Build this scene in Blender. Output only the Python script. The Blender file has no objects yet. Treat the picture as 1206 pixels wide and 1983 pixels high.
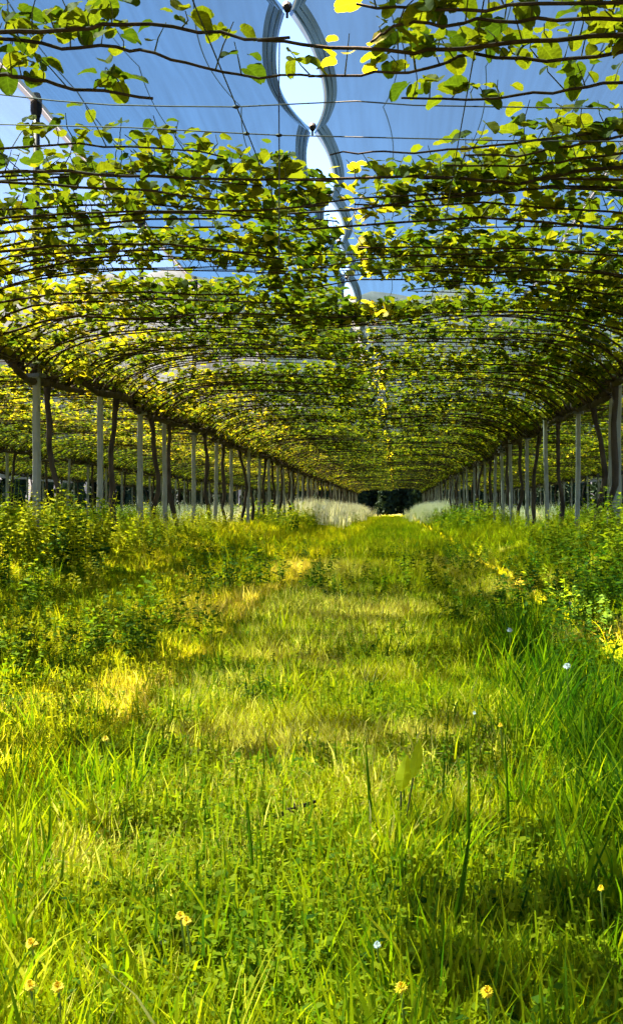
import bpy, math, random
import numpy as np
from mathutils import Vector, Matrix

rng = np.random.default_rng(11)
random.seed(5)
scene = bpy.context.scene
COL = scene.collection
R = math.radians

# ------------------------------------------------------------------ camera
CAM_Z = 0.65
F = 2300.0                      # focal length in photo pixels
VPX, VPY = 765.0, 985.0         # where the rows converge in the photo
cd = bpy.data.cameras.new('camera')
cam = bpy.data.objects.new('camera', cd)
COL.objects.link(cam)
cam.location = (0, 0, CAM_Z)
cam.rotation_euler = (R(90), 0, 0)
cd.sensor_fit = 'VERTICAL'
cd.sensor_height = 36.0
cd.sensor_width = 36.0
cd.lens = F / 1983.0 * 36.0
cd.shift_x = -(VPX - 603.0) / 1983.0
cd.shift_y = -(991.5 - VPY) / 1983.0
cd.clip_start = 0.05
cd.clip_end = 9000
scene.camera = cam
scene.render.resolution_x = 622
scene.render.resolution_y = 1024

# ------------------------------------------------------------------ sky + sun
SUN_EL = 58.0
SUN_AZ = -60.0                   # degrees from +Y towards +X
w = bpy.data.worlds.new('World')
scene.world = w
w.use_nodes = True
nt = w.node_tree
nt.nodes.clear()
wo = nt.nodes.new('ShaderNodeOutputWorld')
bg = nt.nodes.new('ShaderNodeBackground')
sk = nt.nodes.new('ShaderNodeTexSky')
sk.sky_type = 'NISHITA'
sk.sun_disc = False
sk.sun_elevation = R(SUN_EL)
sk.sun_rotation = R(SUN_AZ)
sk.altitude = 1200
sk.air_density = 0.55
sk.dust_density = 0.2
sk.ozone_density = 1.3
bg.inputs['Strength'].default_value = 0.05
nt.links.new(sk.outputs[0], bg.inputs[0])
nt.links.new(bg.outputs[0], wo.inputs[0])

sd = bpy.data.lights.new('sun', 'SUN')
sd.energy = 5.0
sd.angle = R(0.6)
sd.color = (1.0, 0.82, 0.56)
sun = bpy.data.objects.new('sun', sd)
COL.objects.link(sun)
az, el = R(SUN_AZ), R(SUN_EL)
to_sun = Vector((math.sin(az) * math.cos(el), math.cos(az) * math.cos(el), math.sin(el)))
sun.rotation_euler = to_sun.to_track_quat('Z', 'Y').to_euler()
sun.location = to_sun * 50

scene.view_settings.view_transform = 'Standard'
scene.view_settings.look = 'None'
scene.view_settings.gamma = 1.0
scene.view_settings.use_curve_mapping = False
scene.view_settings.exposure = 3.85
scene.render.engine = 'CYCLES'
scene.cycles.use_adaptive_sampling = True
scene.cycles.adaptive_threshold = 0.03
scene.cycles.adaptive_min_samples = 16
scene.cycles.max_bounces = 6
scene.cycles.diffuse_bounces = 4
scene.cycles.transparent_max_bounces = 24
scene.cycles.transmission_bounces = 4

# ------------------------------------------------------------------ helpers
def P(px, py, d):
    """photo pixel at distance d along the rows -> world point"""
    return np.array([(px - VPX) * d / F, d, CAM_Z + (VPY - py) * d / F])

def mesh_np(name, verts, faces, mat=None, tint=None, smooth=False):
    """faces: list of index tuples or (n,k) array"""
    me = bpy.data.meshes.new(name)
    verts = np.asarray(verts, dtype=np.float32).reshape(-1, 3)
    if isinstance(faces, np.ndarray):
        n, k = faces.shape
        me.vertices.add(len(verts)); me.vertices.foreach_set('co', verts.ravel())
        me.loops.add(n * k); me.loops.foreach_set('vertex_index', faces.astype(np.int32).ravel())
        me.polygons.add(n)
        me.polygons.foreach_set('loop_start', np.arange(0, n * k, k, dtype=np.int32))
        me.polygons.foreach_set('loop_total', np.full(n, k, dtype=np.int32))
        me.update(calc_edges=True)
    else:
        me.from_pydata(verts.tolist(), [], faces)
        me.update()
    if tint is not None:
        a = me.attributes.new('tint', 'FLOAT', 'POINT')
        a.data.foreach_set('value', np.asarray(tint, dtype=np.float32))
    if smooth:
        me.polygons.foreach_set('use_smooth', np.ones(len(me.polygons), dtype=bool))
    if mat is not None:
        me.materials.append(mat)
    return me

def link(name, me, parent=None, loc=None):
    o = bpy.data.objects.new(name, me)
    COL.objects.link(o)
    if parent is not None:
        o.parent = parent
    if loc is not None:
        o.location = loc
    return o

def tag(o, label=None, cat=None, group=None, kind=None):
    if label: o['label'] = label
    if cat: o['category'] = cat
    if group: o['group'] = group
    if kind: o['kind'] = kind
    return o

class MB:
    """collects tubes / boxes / quads into one mesh"""
    def __init__(self):
        self.v = []; self.f = []
    def tube(self, pts, rad, sides=6, cap=True):
        pts = [np.asarray(p, float) for p in pts]
        n = len(pts)
        if np.isscalar(rad): rad = [rad] * n
        b = len(self.v)
        up = np.array([0.03, 0.05, 1.0])
        for i, p in enumerate(pts):
            t = pts[min(i + 1, n - 1)] - pts[max(i - 1, 0)]
            t = t / (np.linalg.norm(t) + 1e-9)
            u = np.cross(t, up if abs(t[2]) < 0.93 else np.array([1.0, 0.1, 0]))
            u /= np.linalg.norm(u) + 1e-9
            q = np.cross(t, u)
            for s in range(sides):
                a = 2 * math.pi * s / sides
                self.v.append(p + rad[i] * (math.cos(a) * u + math.sin(a) * q))
        for i in range(n - 1):
            for s in range(sides):
                s2 = (s + 1) % sides
                self.f.append((b + i * sides + s, b + i * sides + s2, b + (i + 1) * sides + s2, b + (i + 1) * sides + s))
        if cap:
            self.f.append(tuple(b + s for s in range(sides))[::-1])
            self.f.append(tuple(b + (n - 1) * sides + s for s in range(sides)))
        return self
    def box(self, lo, hi):
        b = len(self.v)
        for z in (lo[2], hi[2]):
            for (x, y) in ((lo[0], lo[1]), (hi[0], lo[1]), (hi[0], hi[1]), (lo[0], hi[1])):
                self.v.append(np.array([x, y, z]))
        self.f += [(b, b + 3, b + 2, b + 1), (b + 4, b + 5, b + 6, b + 7)]
        for s in range(4):
            s2 = (s + 1) % 4
            self.f.append((b + s, b + s2, b + 4 + s2, b + 4 + s))
        return self
    def mesh(self, name, mat, smooth=False):
        return mesh_np(name, np.array(self.v), self.f, mat, smooth=smooth)
    def build(self, name, mat, parent=None, smooth=False):
        return link(name, self.mesh(name, mat, smooth), parent)

def vnoise(x, y, seed=0):
    """smooth value noise in 0..1 on arrays"""
    x = np.asarray(x, float); y = np.asarray(y, float)
    xi = np.floor(x).astype(np.int64); yi = np.floor(y).astype(np.int64)
    xf = x - xi; yf = y - yi
    def h(a, b):
        n = (a * 374761393 + b * 668265263 + seed * 1442695041) & 0x7fffffff
        n = ((n ^ (n >> 13)) * 1274126177) & 0x7fffffff
        return ((n ^ (n >> 16)) & 0xffff) / 65535.0
    u = xf * xf * (3 - 2 * xf); v = yf * yf * (3 - 2 * yf)
    return (h(xi, yi) * (1 - u) + h(xi + 1, yi) * u) * (1 - v) + (h(xi, yi + 1) * (1 - u) + h(xi + 1, yi + 1) * u) * v

# ------------------------------------------------------------------ materials
def new_mat(name):
    m = bpy.data.materials.new(name)
    m.use_nodes = True
    m.node_tree.nodes.clear()
    return m, m.node_tree, m.node_tree.nodes.new('ShaderNodeOutputMaterial')

def ramp(nt, stops):
    r = nt.nodes.new('ShaderNodeValToRGB')
    e = r.color_ramp.elements
    while len(e) > 1: e.remove(e[-1])
    e[0].position = stops[0][0]; e[0].color = (*stops[0][1], 1)
    for p, c in stops[1:]:
        q = e.new(p); q.color = (*c, 1)
    return r

def foliage_mat(name, stops, attr='GEOMETRY', trans=0.5, tboost=1.6, rough=0.65, spec=0.05, objrand=0.0, veins=False):
    m, t, out = new_mat(name)
    at = t.nodes.new('ShaderNodeAttribute'); at.attribute_name = 'tint'; at.attribute_type = attr
    fac = at.outputs['Fac']
    if attr == 'INSTANCER':
        gv = t.nodes.new('ShaderNodeAttribute'); gv.attribute_name = 'vary'; gv.attribute_type = 'GEOMETRY'
        av = t.nodes.new('ShaderNodeMath'); av.operation = 'ADD'
        t.links.new(fac, av.inputs[0]); t.links.new(gv.outputs['Fac'], av.inputs[1])
        fac = av.outputs[0]
    if objrand:
        oi = t.nodes.new('ShaderNodeObjectInfo')
        ma = t.nodes.new('ShaderNodeMath'); ma.operation = 'MULTIPLY_ADD'
        ma.inputs[1].default_value = objrand
        t.links.new(oi.outputs['Random'], ma.inputs[0]); t.links.new(fac, ma.inputs[2])
        fac = ma.outputs[0]
    r = ramp(t, stops)
    t.links.new(fac, r.inputs[0])
    col_out = r.outputs[0]
    if veins:      # paler midrib and side veins, blotches of older tissue
        tc = t.nodes.new('ShaderNodeTexCoord'); sx = t.nodes.new('ShaderNodeSeparateXYZ')
        t.links.new(tc.outputs['Object'], sx.inputs[0])
        def mth(op, a, b=None):
            q = t.nodes.new('ShaderNodeMath'); q.operation = op
            for i_, v_ in enumerate((a, b)):
                if v_ is None: continue
                if isinstance(v_, (int, float)): q.inputs[i_].default_value = v_
                else: t.links.new(v_, q.inputs[i_])
            return q.outputs[0]
        ax = mth('ABSOLUTE', sx.outputs['X'])
        mid_ = mth('LESS_THAN', ax, 0.022)
        ph = mth('SINE', mth('MULTIPLY', mth('SUBTRACT', sx.outputs['Y'], mth('MULTIPLY', ax, 0.75)), 36.0))
        side_ = mth('GREATER_THAN', ph, 0.90)
        vn = mth('MAXIMUM', mid_, side_)
        nz = t.nodes.new('ShaderNodeTexNoise'); nz.inputs['Scale'].default_value = 3.5; nz.inputs['Detail'].default_value = 5
        t.links.new(tc.outputs['Object'], nz.inputs['Vector'])
        val = mth('ADD', mth('MULTIPLY', nz.outputs['Fac'], 1.3), mth('MULTIPLY', vn, 0.35))
        val = mth('ADD', val, 0.25)
        vm = t.nodes.new('ShaderNodeVectorMath'); vm.operation = 'SCALE'
        t.links.new(r.outputs[0], vm.inputs[0]); t.links.new(val, vm.inputs['Scale'])
        col_out = vm.outputs[0]
    p = t.nodes.new('ShaderNodeBsdfPrincipled')
    p.inputs['Roughness'].default_value = rough
    p.inputs['Specular IOR Level'].default_value = spec
    t.links.new(col_out, p.inputs['Base Color'])
    tr = t.nodes.new('ShaderNodeBsdfTranslucent')
    mx = t.nodes.new('ShaderNodeMix'); mx.data_type = 'RGBA'; mx.blend_type = 'MULTIPLY'
    mx.inputs['Factor'].default_value = 1.0
    mx.inputs['B'].default_value = (tboost * 1.06, tboost, tboost * 0.45, 1)
    t.links.new(col_out, mx.inputs['A'])
    t.links.new(mx.outputs['Result'], tr.inputs['Color'])
    ms = t.nodes.new('ShaderNodeMixShader'); ms.inputs[0].default_value = trans
    t.links.new(p.outputs[0], ms.inputs[1]); t.links.new(tr.outputs[0], ms.inputs[2])
    t.links.new(ms.outputs[0], out.inputs[0])
    return m

def noise_mat(name, c1, c2, scale=8.0, rough=0.9, bump=0.3, stretch=(1, 1, 1), detail=6, metallic=0.0, c3=None):
    m, t, out = new_mat(name)
    tc = t.nodes.new('ShaderNodeTexCoord')
    mp = t.nodes.new('ShaderNodeMapping'); mp.inputs['Scale'].default_value = stretch
    n = t.nodes.new('ShaderNodeTexNoise'); n.inputs['Scale'].default_value = scale; n.inputs['Detail'].default_value = detail
    t.links.new(tc.outputs['Object'], mp.inputs[0]); t.links.new(mp.outputs[0], n.inputs['Vector'])
    st = [(0.3, c1), (0.7, c2)] if c3 is None else [(0.25, c1), (0.5, c2), (0.75, c3)]
    r = ramp(t, st); t.links.new(n.outputs['Fac'], r.inputs[0])
    p = t.nodes.new('ShaderNodeBsdfPrincipled'); p.inputs['Roughness'].default_value = rough
    p.inputs['Specular IOR Level'].default_value = 0.2
    p.inputs['Metallic'].default_value = metallic
    t.links.new(r.outputs[0], p.inputs['Base Color'])
    if bump:
        b = t.nodes.new('ShaderNodeBump'); b.inputs['Strength'].default_value = bump; b.inputs['Distance'].default_value = 0.01
        t.links.new(n.outputs['Fac'], b.inputs['Height']); t.links.new(b.outputs[0], p.inputs['Normal'])
    t.links.new(p.outputs[0], out.inputs[0])
    return m

M = {}
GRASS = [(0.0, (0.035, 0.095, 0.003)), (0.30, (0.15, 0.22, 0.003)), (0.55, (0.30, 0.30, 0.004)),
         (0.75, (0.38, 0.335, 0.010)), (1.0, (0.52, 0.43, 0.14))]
LEAF = [(0.0, (0.030, 0.055, 0.005)), (0.40, (0.095, 0.12, 0.006)), (0.7, (0.20, 0.185, 0.008)), (1.0, (0.30, 0.23, 0.012))]
M['grass'] = foliage_mat('grass', GRASS, 'INSTANCER', trans=0.5, tboost=2.0)
M['weed'] = foliage_mat('weed', [(0, (0.02, 0.065, 0.006)), (0.5, (0.10, 0.17, 0.006)), (1, (0.28, 0.29, 0.008))], 'INSTANCER', trans=0.45, tboost=1.8)
M['weed_single'] = foliage_mat('weed_single', [(0, (0.014, 0.05, 0.006)), (0.5, (0.05, 0.12, 0.008)), (1, (0.22, 0.22, 0.01))], 'GEOMETRY', trans=0.4, tboost=1.5)
M['grass_single'] = foliage_mat('grass_single', GRASS, 'GEOMETRY', trans=0.35, tboost=1.5)
M['oval_leaf'] = foliage_mat('oval_leaf', [(0, (0.3, 0.34, 0.008)), (1, (0.42, 0.42, 0.01))], 'GEOMETRY', trans=0.55, tboost=2.0)
M['pale_grass'] = foliage_mat('pale_grass', [(0, (0.5, 0.5, 0.42)), (1, (0.80, 0.78, 0.78))], 'INSTANCER', trans=0.4, tboost=1.2)
M['leaf'] = foliage_mat('vine_leaf', LEAF, 'GEOMETRY', trans=0.58, tboost=1.9, rough=0.6)
M['leaf_near'] = foliage_mat('vine_leaf_near', LEAF, 'GEOMETRY', trans=0.55, tboost=1.7, rough=0.6, objrand=0.2, veins=True)
M['conifer'] = foliage_mat('conifer', [(0, (0.008, 0.018, 0.012)), (1, (0.02, 0.04, 0.024))], 'GEOMETRY', trans=0.15, tboost=1.0)
M['bark'] = noise_mat('bark', (0.016, 0.011, 0.008), (0.055, 0.040, 0.028), 18, 0.95, 0.8, (1, 1, 0.25))
M['cane'] = noise_mat('cane', (0.020, 0.012, 0.008), (0.06, 0.035, 0.022), 30, 0.85, 0.3)
M['shoot'] = noise_mat('shoot', (0.05, 0.07, 0.012), (0.12, 0.10, 0.03), 30, 0.8, 0.0)
M['post'] = noise_mat('post', (0.07, 0.07, 0.06), (0.19, 0.19, 0.17), 9, 0.9, 0.6, (1, 1, 0.35), c3=(0.11, 0.115, 0.095))
M['steel'] = noise_mat('steel', (0.04, 0.045, 0.055), (0.09, 0.095, 0.11), 10, 0.55, 0.0, metallic=0.5)
M['wire'] = noise_mat('wire', (0.05, 0.05, 0.06), (0.10, 0.10, 0.11), 20, 0.6, 0.0, metallic=0.5)
M['cap'] = noise_mat('cap', (0.012, 0.010, 0.010), (0.03, 0.022, 0.02), 20, 0.6, 0.0)
M['rock'] = noise_mat('rock', (0.05, 0.055, 0.07), (0.11, 0.11, 0.13), 0.012, 0.95, 0.0, (1, 1, 2.2), detail=10, c3=(0.03, 0.04, 0.045))
M['petal'] = noise_mat('petal', (0.68, 0.40, 0.003), (0.74, 0.48, 0.005), 60, 0.6, 0.0)
M['white_petal'] = noise_mat('white_petal', (0.40, 0.42, 0.42), (0.55, 0.55, 0.53), 60, 0.7, 0.0)
M['flower_stalk'] = noise_mat('flower_stalk', (0.14, 0.20, 0.02), (0.24, 0.26, 0.03), 30, 0.8, 0.0)
M['stick'] = noise_mat('stick', (0.02, 0.014, 0.012), (0.06, 0.04, 0.03), 40, 0.9, 0.4)
M['stone'] = noise_mat('stone', (0.28, 0.26, 0.22), (0.42, 0.40, 0.36), 30, 0.9, 0.5)

def ground_mat():
    m, t, out = new_mat('soil_and_turf')
    tc = t.nodes.new('ShaderNodeTexCoord')
    n1 = t.nodes.new('ShaderNodeTexNoise'); n1.inputs['Scale'].default_value = 1.3; n1.inputs['Detail'].default_value = 8
    n2 = t.nodes.new('ShaderNodeTexNoise'); n2.inputs['Scale'].default_value = 28; n2.inputs['Detail'].default_value = 6
    t.links.new(tc.outputs['Object'], n1.inputs['Vector']); t.links.new(tc.outputs['Object'], n2.inputs['Vector'])
    r1 = ramp(t, [(0.35, (0.055, 0.075, 0.012)), (0.6, (0.13, 0.12, 0.03))]); t.links.new(n1.outputs['Fac'], r1.inputs[0])
    r2 = ramp(t, [(0.35, (0.030, 0.032, 0.010)), (0.65, (0.16, 0.14, 0.045))]); t.links.new(n2.outputs['Fac'], r2.inputs[0])
    mx = t.nodes.new('ShaderNodeMix'); mx.data_type = 'RGBA'; mx.inputs['Factor'].default_value = 0.5
    t.links.new(r1.outputs[0], mx.inputs['A']); t.links.new(r2.outputs[0], mx.inputs['B'])
    p = t.nodes.new('ShaderNodeBsdfPrincipled'); p.inputs['Roughness'].default_value = 1.0
    p.inputs['Specular IOR Level'].default_value = 0.05
    t.links.new(mx.outputs['Result'], p.inputs['Base Color'])
    b = t.nodes.new('ShaderNodeBump'); b.inputs['Strength'].default_value = 0.6; b.inputs['Distance'].default_value = 0.03
    t.links.new(n2.outputs['Fac'], b.inputs['Height']); t.links.new(b.outputs[0], p.inputs['Normal'])
    t.links.new(p.outputs[0], out.inputs[0])
    return m
M['ground'] = ground_mat()

def net_mat(name, tcol, scol, solid, contrast):
    """shade cloth: see-through weave with long threads running along the rows"""
    m, t, out = new_mat(name)
    tc = t.nodes.new('ShaderNodeTexCoord')
    mp = t.nodes.new('ShaderNodeMapping'); mp.inputs['Scale'].default_value = (26, 0.35, 26)
    t.links.new(tc.outputs['Object'], mp.inputs[0])
    n = t.nodes.new('ShaderNodeTexNoise'); n.inputs['Scale'].default_value = 1.0; n.inputs['Detail'].default_value = 3
    t.links.new(mp.outputs[0], n.inputs['Vector'])
    mp2 = t.nodes.new('ShaderNodeMapping'); mp2.inputs['Scale'].default_value = (2.0, 0.25, 2.0)
    t.links.new(tc.outputs['Object'], mp2.inputs[0])
    n2 = t.nodes.new('ShaderNodeTexNoise'); n2.inputs['Scale'].default_value = 1.0; n2.inputs['Detail'].default_value = 4
    t.links.new(mp2.outputs[0], n2.inputs['Vector'])
    ad = t.nodes.new('ShaderNodeMath'); ad.operation = 'ADD'
    t.links.new(n.outputs['Fac'], ad.inputs[0]); t.links.new(n2.outputs['Fac'], ad.inputs[1])
    mr = t.nodes.new('ShaderNodeMapRange')
    mr.inputs['From Min'].default_value = 0.7; mr.inputs['From Max'].default_value = 1.3
    mr.inputs['To Min'].default_value = 1.0 - contrast; mr.inputs['To Max'].default_value = 1.0 + contrast
    t.links.new(ad.outputs[0], mr.inputs['Value'])
    sc = t.nodes.new('ShaderNodeVectorMath'); sc.operation = 'SCALE'
    sc.inputs[0].default_value = tcol
    t.links.new(mr.outputs[0], sc.inputs['Scale'])
    tp = t.nodes.new('ShaderNodeBsdfTransparent'); t.links.new(sc.outputs[0], tp.inputs['Color'])
    df = t.nodes.new('ShaderNodeBsdfDiffuse'); df.inputs['Color'].default_value = (*scol, 1)
    tl = t.nodes.new('ShaderNodeBsdfTranslucent'); tl.inputs['Color'].default_value = (*scol, 1)
    m1 = t.nodes.new('ShaderNodeMixShader'); m1.inputs[0].default_value = 0.4
    t.links.new(df.outputs[0], m1.inputs[1]); t.links.new(tl.outputs[0], m1.inputs[2])
    m2 = t.nodes.new('ShaderNodeMixShader'); m2.inputs[0].default_value = solid
    t.links.new(tp.outputs[0], m2.inputs[1]); t.links.new(m1.outputs[0], m2.inputs[2])
    t.links.new(m2.outputs[0], out.inputs[0])
    return m
M['net'] = net_mat('hail_net_weave', (0.165, 0.255, 0.288), (0.06, 0.08, 0.10), 0.14, 0.14)
M['net_thin'] = net_mat('thin_hail_net_weave', (0.36, 0.42, 0.46), (0.22, 0.23, 0.25), 0.10, 0.10)
M['hem'] = net_mat('net_hem_weave', (0.16, 0.19, 0.21), (0.10, 0.12, 0.13), 0.35, 0.7)
M['ridge_tape'] = net_mat('ridge_tape_weave', (0.30, 0.27, 0.27), (0.35, 0.30, 0.31), 0.5, 0.1)

# ------------------------------------------------------------------ layout
ROW_L, ROW_R = -2.86, 2.02
SP = ROW_R - ROW_L                       # 4.88 m between rows
AISLE = (ROW_L + ROW_R) / 2
ROWS = {'left': ROW_L, 'right': ROW_R, 'second left': ROW_L - SP, 'third left': ROW_L - 2 * SP, 'second right': ROW_R + SP}
END = 91.0

def row_dist(x):
    return np.abs((np.asarray(x) - ROW_L + SP / 2) % SP - SP / 2)

def gz(x, y):
    """ground height: rows slightly banked, two wheel tracks, soft bumps"""
    x = np.asarray(x, float); y = np.asarray(y, float)
    rd = row_dist(x)
    z = 0.26 * np.exp(-(rd / 0.75) ** 2)
    c = (x - AISLE + SP / 2) % SP - SP / 2
    z = z - 0.05 * np.exp(-((c - 0.98) / 0.22) ** 2) - 0.05 * np.exp(-((c + 0.98) / 0.22) ** 2)
    z = z + 0.05 * (vnoise(x * 1.1, y * 0.9, 3) - 0.5) + 0.02 * (vnoise(x * 4, y * 4, 4) - 0.5)
    inside = np.clip((60 - np.abs(x)) / 20, 0, 1) * np.clip((130 - y) / 20, 0, 1)
    return z * inside

# ------------------------------------------------------------------ ground
def lines(segs):
    out = []
    for a, b, n in segs:
        out += list(np.linspace(a, b, n, endpoint=False))
    out.append(segs[-1][1])
    return np.array(out)
gx = lines([(-4000, -400, 10), (-400, -40, 18), (-40, -8, 64), (-8, 8, 110), (8, 40, 64), (40, 400, 18), (400, 4000, 10)])
gy = lines([(-400, -6, 20), (-6, 25, 210), (25, 110, 170), (110, 400, 20), (400, 5000, 14)])
GX, GY = np.meshgrid(gx, gy)
GZ = gz(GX, GY)
nv = len(gx)
idx = np.arange(len(gx) * len(gy)).reshape(len(gy), nv)
fq = np.stack([idx[:-1, :-1], idx[:-1, 1:], idx[1:, 1:], idx[1:, :-1]], -1).reshape(-1, 4)
g = link('ground', mesh_np('ground', np.stack([GX, GY, GZ], -1), fq, M['ground'], smooth=True))
tag(g, kind='structure')

# grey rocky mountains that show in the gaps of the canopy
hx = np.linspace(-1500, 1300, 160); hy = np.linspace(0, 1, 16)
HX, HT = np.meshgrid(hx, hy)
crest = 330 + 150 * (vnoise(HX / 420, HX * 0 + 2, 7) - 0.4) + 60 * (vnoise(HX / 110, HX * 0 + 5, 8) - 0.5) + 22 * (vnoise(HX / 35, HX * 0, 9) - 0.5)
HY = 1500 + 900 * HT + 60 * (vnoise(HX / 90, HT * 6, 12) - 0.5)
HZ = crest * np.sin(np.clip(HT * 1.0, 0, 1) * math.pi) ** 0.9 + 40 * (vnoise(HX / 60, HT * 9, 14) - 0.5) * HT - 4
idx = np.arange(HX.size).reshape(HX.shape)
fq = np.stack([idx[:-1, :-1], idx[:-1, 1:], idx[1:, 1:], idx[1:, :-1]], -1).reshape(-1, 4)
tag(link('hills', mesh_np('hills', np.stack([HX, HY, HZ], -1), fq, M['rock'])), kind='structure')

# ------------------------------------------------------------------ windbreak at the far end
def leaf_cloud(centers, size, seed, mat, tints):
    r = np.random.default_rng(seed)
    n = len(centers)
    d1 = r.normal(size=(n, 3)); d1 /= np.linalg.norm(d1, axis=1)[:, None]
    d2 = np.cross(d1, r.normal(size=(n, 3))); d2 /= np.linalg.norm(d2, axis=1)[:, None]
    s = size * r.uniform(0.6, 1.4, (n, 1))
    v = np.stack([centers - d1 * s, centers + d2 * s * 0.5, centers + d1 * s, centers - d2 * s * 0.5], 1).reshape(-1, 3)
    f = np.arange(n * 4).reshape(n, 4)
    return mesh_np('crown', v, f, mat, tint=np.repeat(tints, 4))
con_me = []
for k in range(3):
    r = np.random.default_rng(40 + k)
    n = 2600
    t = r.uniform(0, 1, n) ** 1.25
    a = r.uniform(0, 2 * math.pi, n)
    rad = (1.05 * (1 - t) ** 0.6 + 0.08) * (0.72 + 0.28 * np.sin(a * 3 + t * 14 + k)) * np.sqrt(r.uniform(0.25, 1, n))
    c = np.stack([rad * np.cos(a), rad * np.sin(a), 0.35 + t * 6.6 + r.normal(0, 0.08, n)], 1)
    con_me.append((leaf_cloud(c, 0.26, 50 + k, M['conifer'], r.uniform(0, 1, n)),
                   MB().tube([(0, 0, -0.1), (0.05, 0, 2.5), (0, 0.04, 6.4)], [0.16, 0.11, 0.03], 8).mesh('trunk', M['bark'])))
ords = ['first', 'second', 'third', 'fourth', 'fifth', 'sixth', 'seventh', 'eighth', 'ninth', 'tenth', 'eleventh', 'twelfth',
        'thirteenth', 'fourteenth', 'fifteenth', 'sixteenth', 'seventeenth', 'eighteenth', 'nineteenth', 'twentieth',
        'twenty-first', 'twenty-second', 'twenty-third', 'twenty-fourth']
cx = -44.0; ci = 0; vis = 0
while cx < 30:
    e = bpy.data.objects.new('conifer_tree', None); COL.objects.link(e)
    y = 97.5 + random.uniform(-1, 1) + (ci % 2) * 3
    e.location = (cx, y, 0); e.rotation_euler.z = random.uniform(0, 6)
    s = random.uniform(0.85, 1.15); e.scale = (s, s, s * random.uniform(0.9, 1.1))
    cm, tm = con_me[ci % 3]
    link('crown', cm, e); link('trunk', tm, e)
    px = VPX + F * cx / y
    if 690 < px < 830:
        vis += 1
        tag(e, 'dark conifer in the gap at the aisle end, %s from the left' % ords[vis - 1], 'tree', 'windbreak trees at the far end')
    elif px <= 690:
        tag(e, 'dark conifer at the far end, hidden behind the left vine rows', 'tree', 'windbreak trees behind the left rows')
    else:
        tag(e, 'dark conifer at the far end, hidden behind the right vine rows', 'tree', 'windbreak trees behind the right rows')
    cx += random.uniform(1.0, 1.5); ci += 1

# ------------------------------------------------------------------ hail nets
RIDGE_Z, VALLEY_Z = 3.9, 2.60
KNOT0, KSTEP = 6.03, 1.41
def scallop(y, seed):
    ph = (y - KNOT0) / KSTEP
    k = np.floor(ph)
    amp = 0.048 + 0.022 * vnoise(k * 1.7, k * 0 + seed, 21) + np.where(k < 0, 0.035, 0.0)
    amp = amp * np.where(k >= 6, 0.35, np.where(k >= 2, 0.7, 1.0))
    return np.where(k >= 2, 0.004, 0.010) + amp * np.sin((ph - k) * math.pi) ** 0.8
def valley_z(y, seed=0):
    return VALLEY_Z + 0.03 * np.sin(y * 0.8 + seed)
def net_panel(name, xr, xv, y0, y1, mat, label, group, hem=True):
    sgn = 1 if xv > xr else -1
    ys = lines([(y0, 30, int((30 - y0) / 0.0705)), (30, y1, 90)]) if y0 < 29 else np.linspace(y0, y1, 90)
    us = np.linspace(0, 1, 15)
    U, Y = np.meshgrid(us, ys)
    edge = xv - sgn * scallop(Y, 1 if sgn > 0 else 2)
    X = xr + sgn * 0.004 + (edge - xr - sgn * 0.004) * U
    sag = -0.16 * np.sin(U * math.pi) + 0.03 * (vnoise(U * 3, Y * 0.45, 31) - 0.5) * np.sin(U * math.pi)
    ridge = RIDGE_Z - 0.03 * np.abs(np.sin((Y - 9.5) / 3.9 * math.pi)) 
    Z = ridge * (1 - U) + valley_z(Y) * U + sag
    # small puckers gathering towards each clip
    Z += 0.012 * np.cos((Y - KNOT0) / KSTEP * 2 * math.pi) * U ** 4
    idx = np.arange(X.size).reshape(X.shape)
    fq = np.stack([idx[:-1, :-1], idx[:-1, 1:], idx[1:, 1:], idx[1:, :-1]], -1).reshape(-1, 4)
    e = bpy.data.objects.new(name, None); COL.objects.link(e)
    tag(e, label, 'net', group)
    link('net_cloth', mesh_np('net_cloth', np.stack([X, Y, Z], -1), fq, mat, smooth=True), e)
    if hem:
        # stitched joins between the net widths, running along the row
        for uj in (5, 9, 12):
            xs_, zs_ = X[:, uj], Z[:, uj] - 0.006
            ww_ = 0.003 + 0.001 * (uj % 3)
            v = np.stack([np.stack([xs_ - ww_, ys, zs_], -1), np.stack([xs_ + ww_, ys, zs_], -1)], 1).reshape(-1, 3)
            i = np.arange(len(ys) - 1) * 2
            link('stitched_join', mesh_np('stitched_join', v, np.stack([i, i + 1, i + 3, i + 2], -1), M['hem']), e)
        # folded selvedge: three stacked strips along the scalloped edge
        hy = lines([(y0, 30, int((30 - y0) / 0.047)), (30, y1, 200)])
        for j in range(3):
            off = scallop(hy, 1 if sgn > 0 else 2)
            xa = xv - sgn * (off - 0.004 + 0.019 * j)
            xb = xv - sgn * (off + 0.019 + 0.019 * j)
            zz = valley_z(hy) + 0.012 * np.cos((hy - KNOT0) / KSTEP * 2 * math.pi)
            za = zz - 0.020 + 0.012 * j + 0.006 * np.sin(hy * 9 + j)
            zb = zz - 0.006 + 0.012 * j
            v = np.stack([np.stack([xa, hy, za], -1), np.stack([xb, hy, zb], -1)], 1).reshape(-1, 3)
            n = len(hy)
            i = np.arange(n - 1) * 2
            f = np.stack([i, i + 1, i + 3, i + 2], -1)
            link('hem_strip', mesh_np('hem_strip', v, f, M['hem'], smooth=True), e)
    return e
net_panel('hail_net', ROW_L, AISLE, -3, END, M['net'], 'bluish hail net sloping from the left ridge down to the middle seam', 'hail nets over the aisle')
net_panel('hail_net', ROW_R, AISLE, -3, END, M['net'], 'bluish hail net sloping from the right ridge down to the middle seam', 'hail nets over the aisle')
net_panel('hail_net', ROW_L, AISLE - SP, -3, END, M['net_thin'], 'thin pale hail net left of the ridge pole, facing away', 'hail nets over the neighbouring aisles', hem=False)
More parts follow.
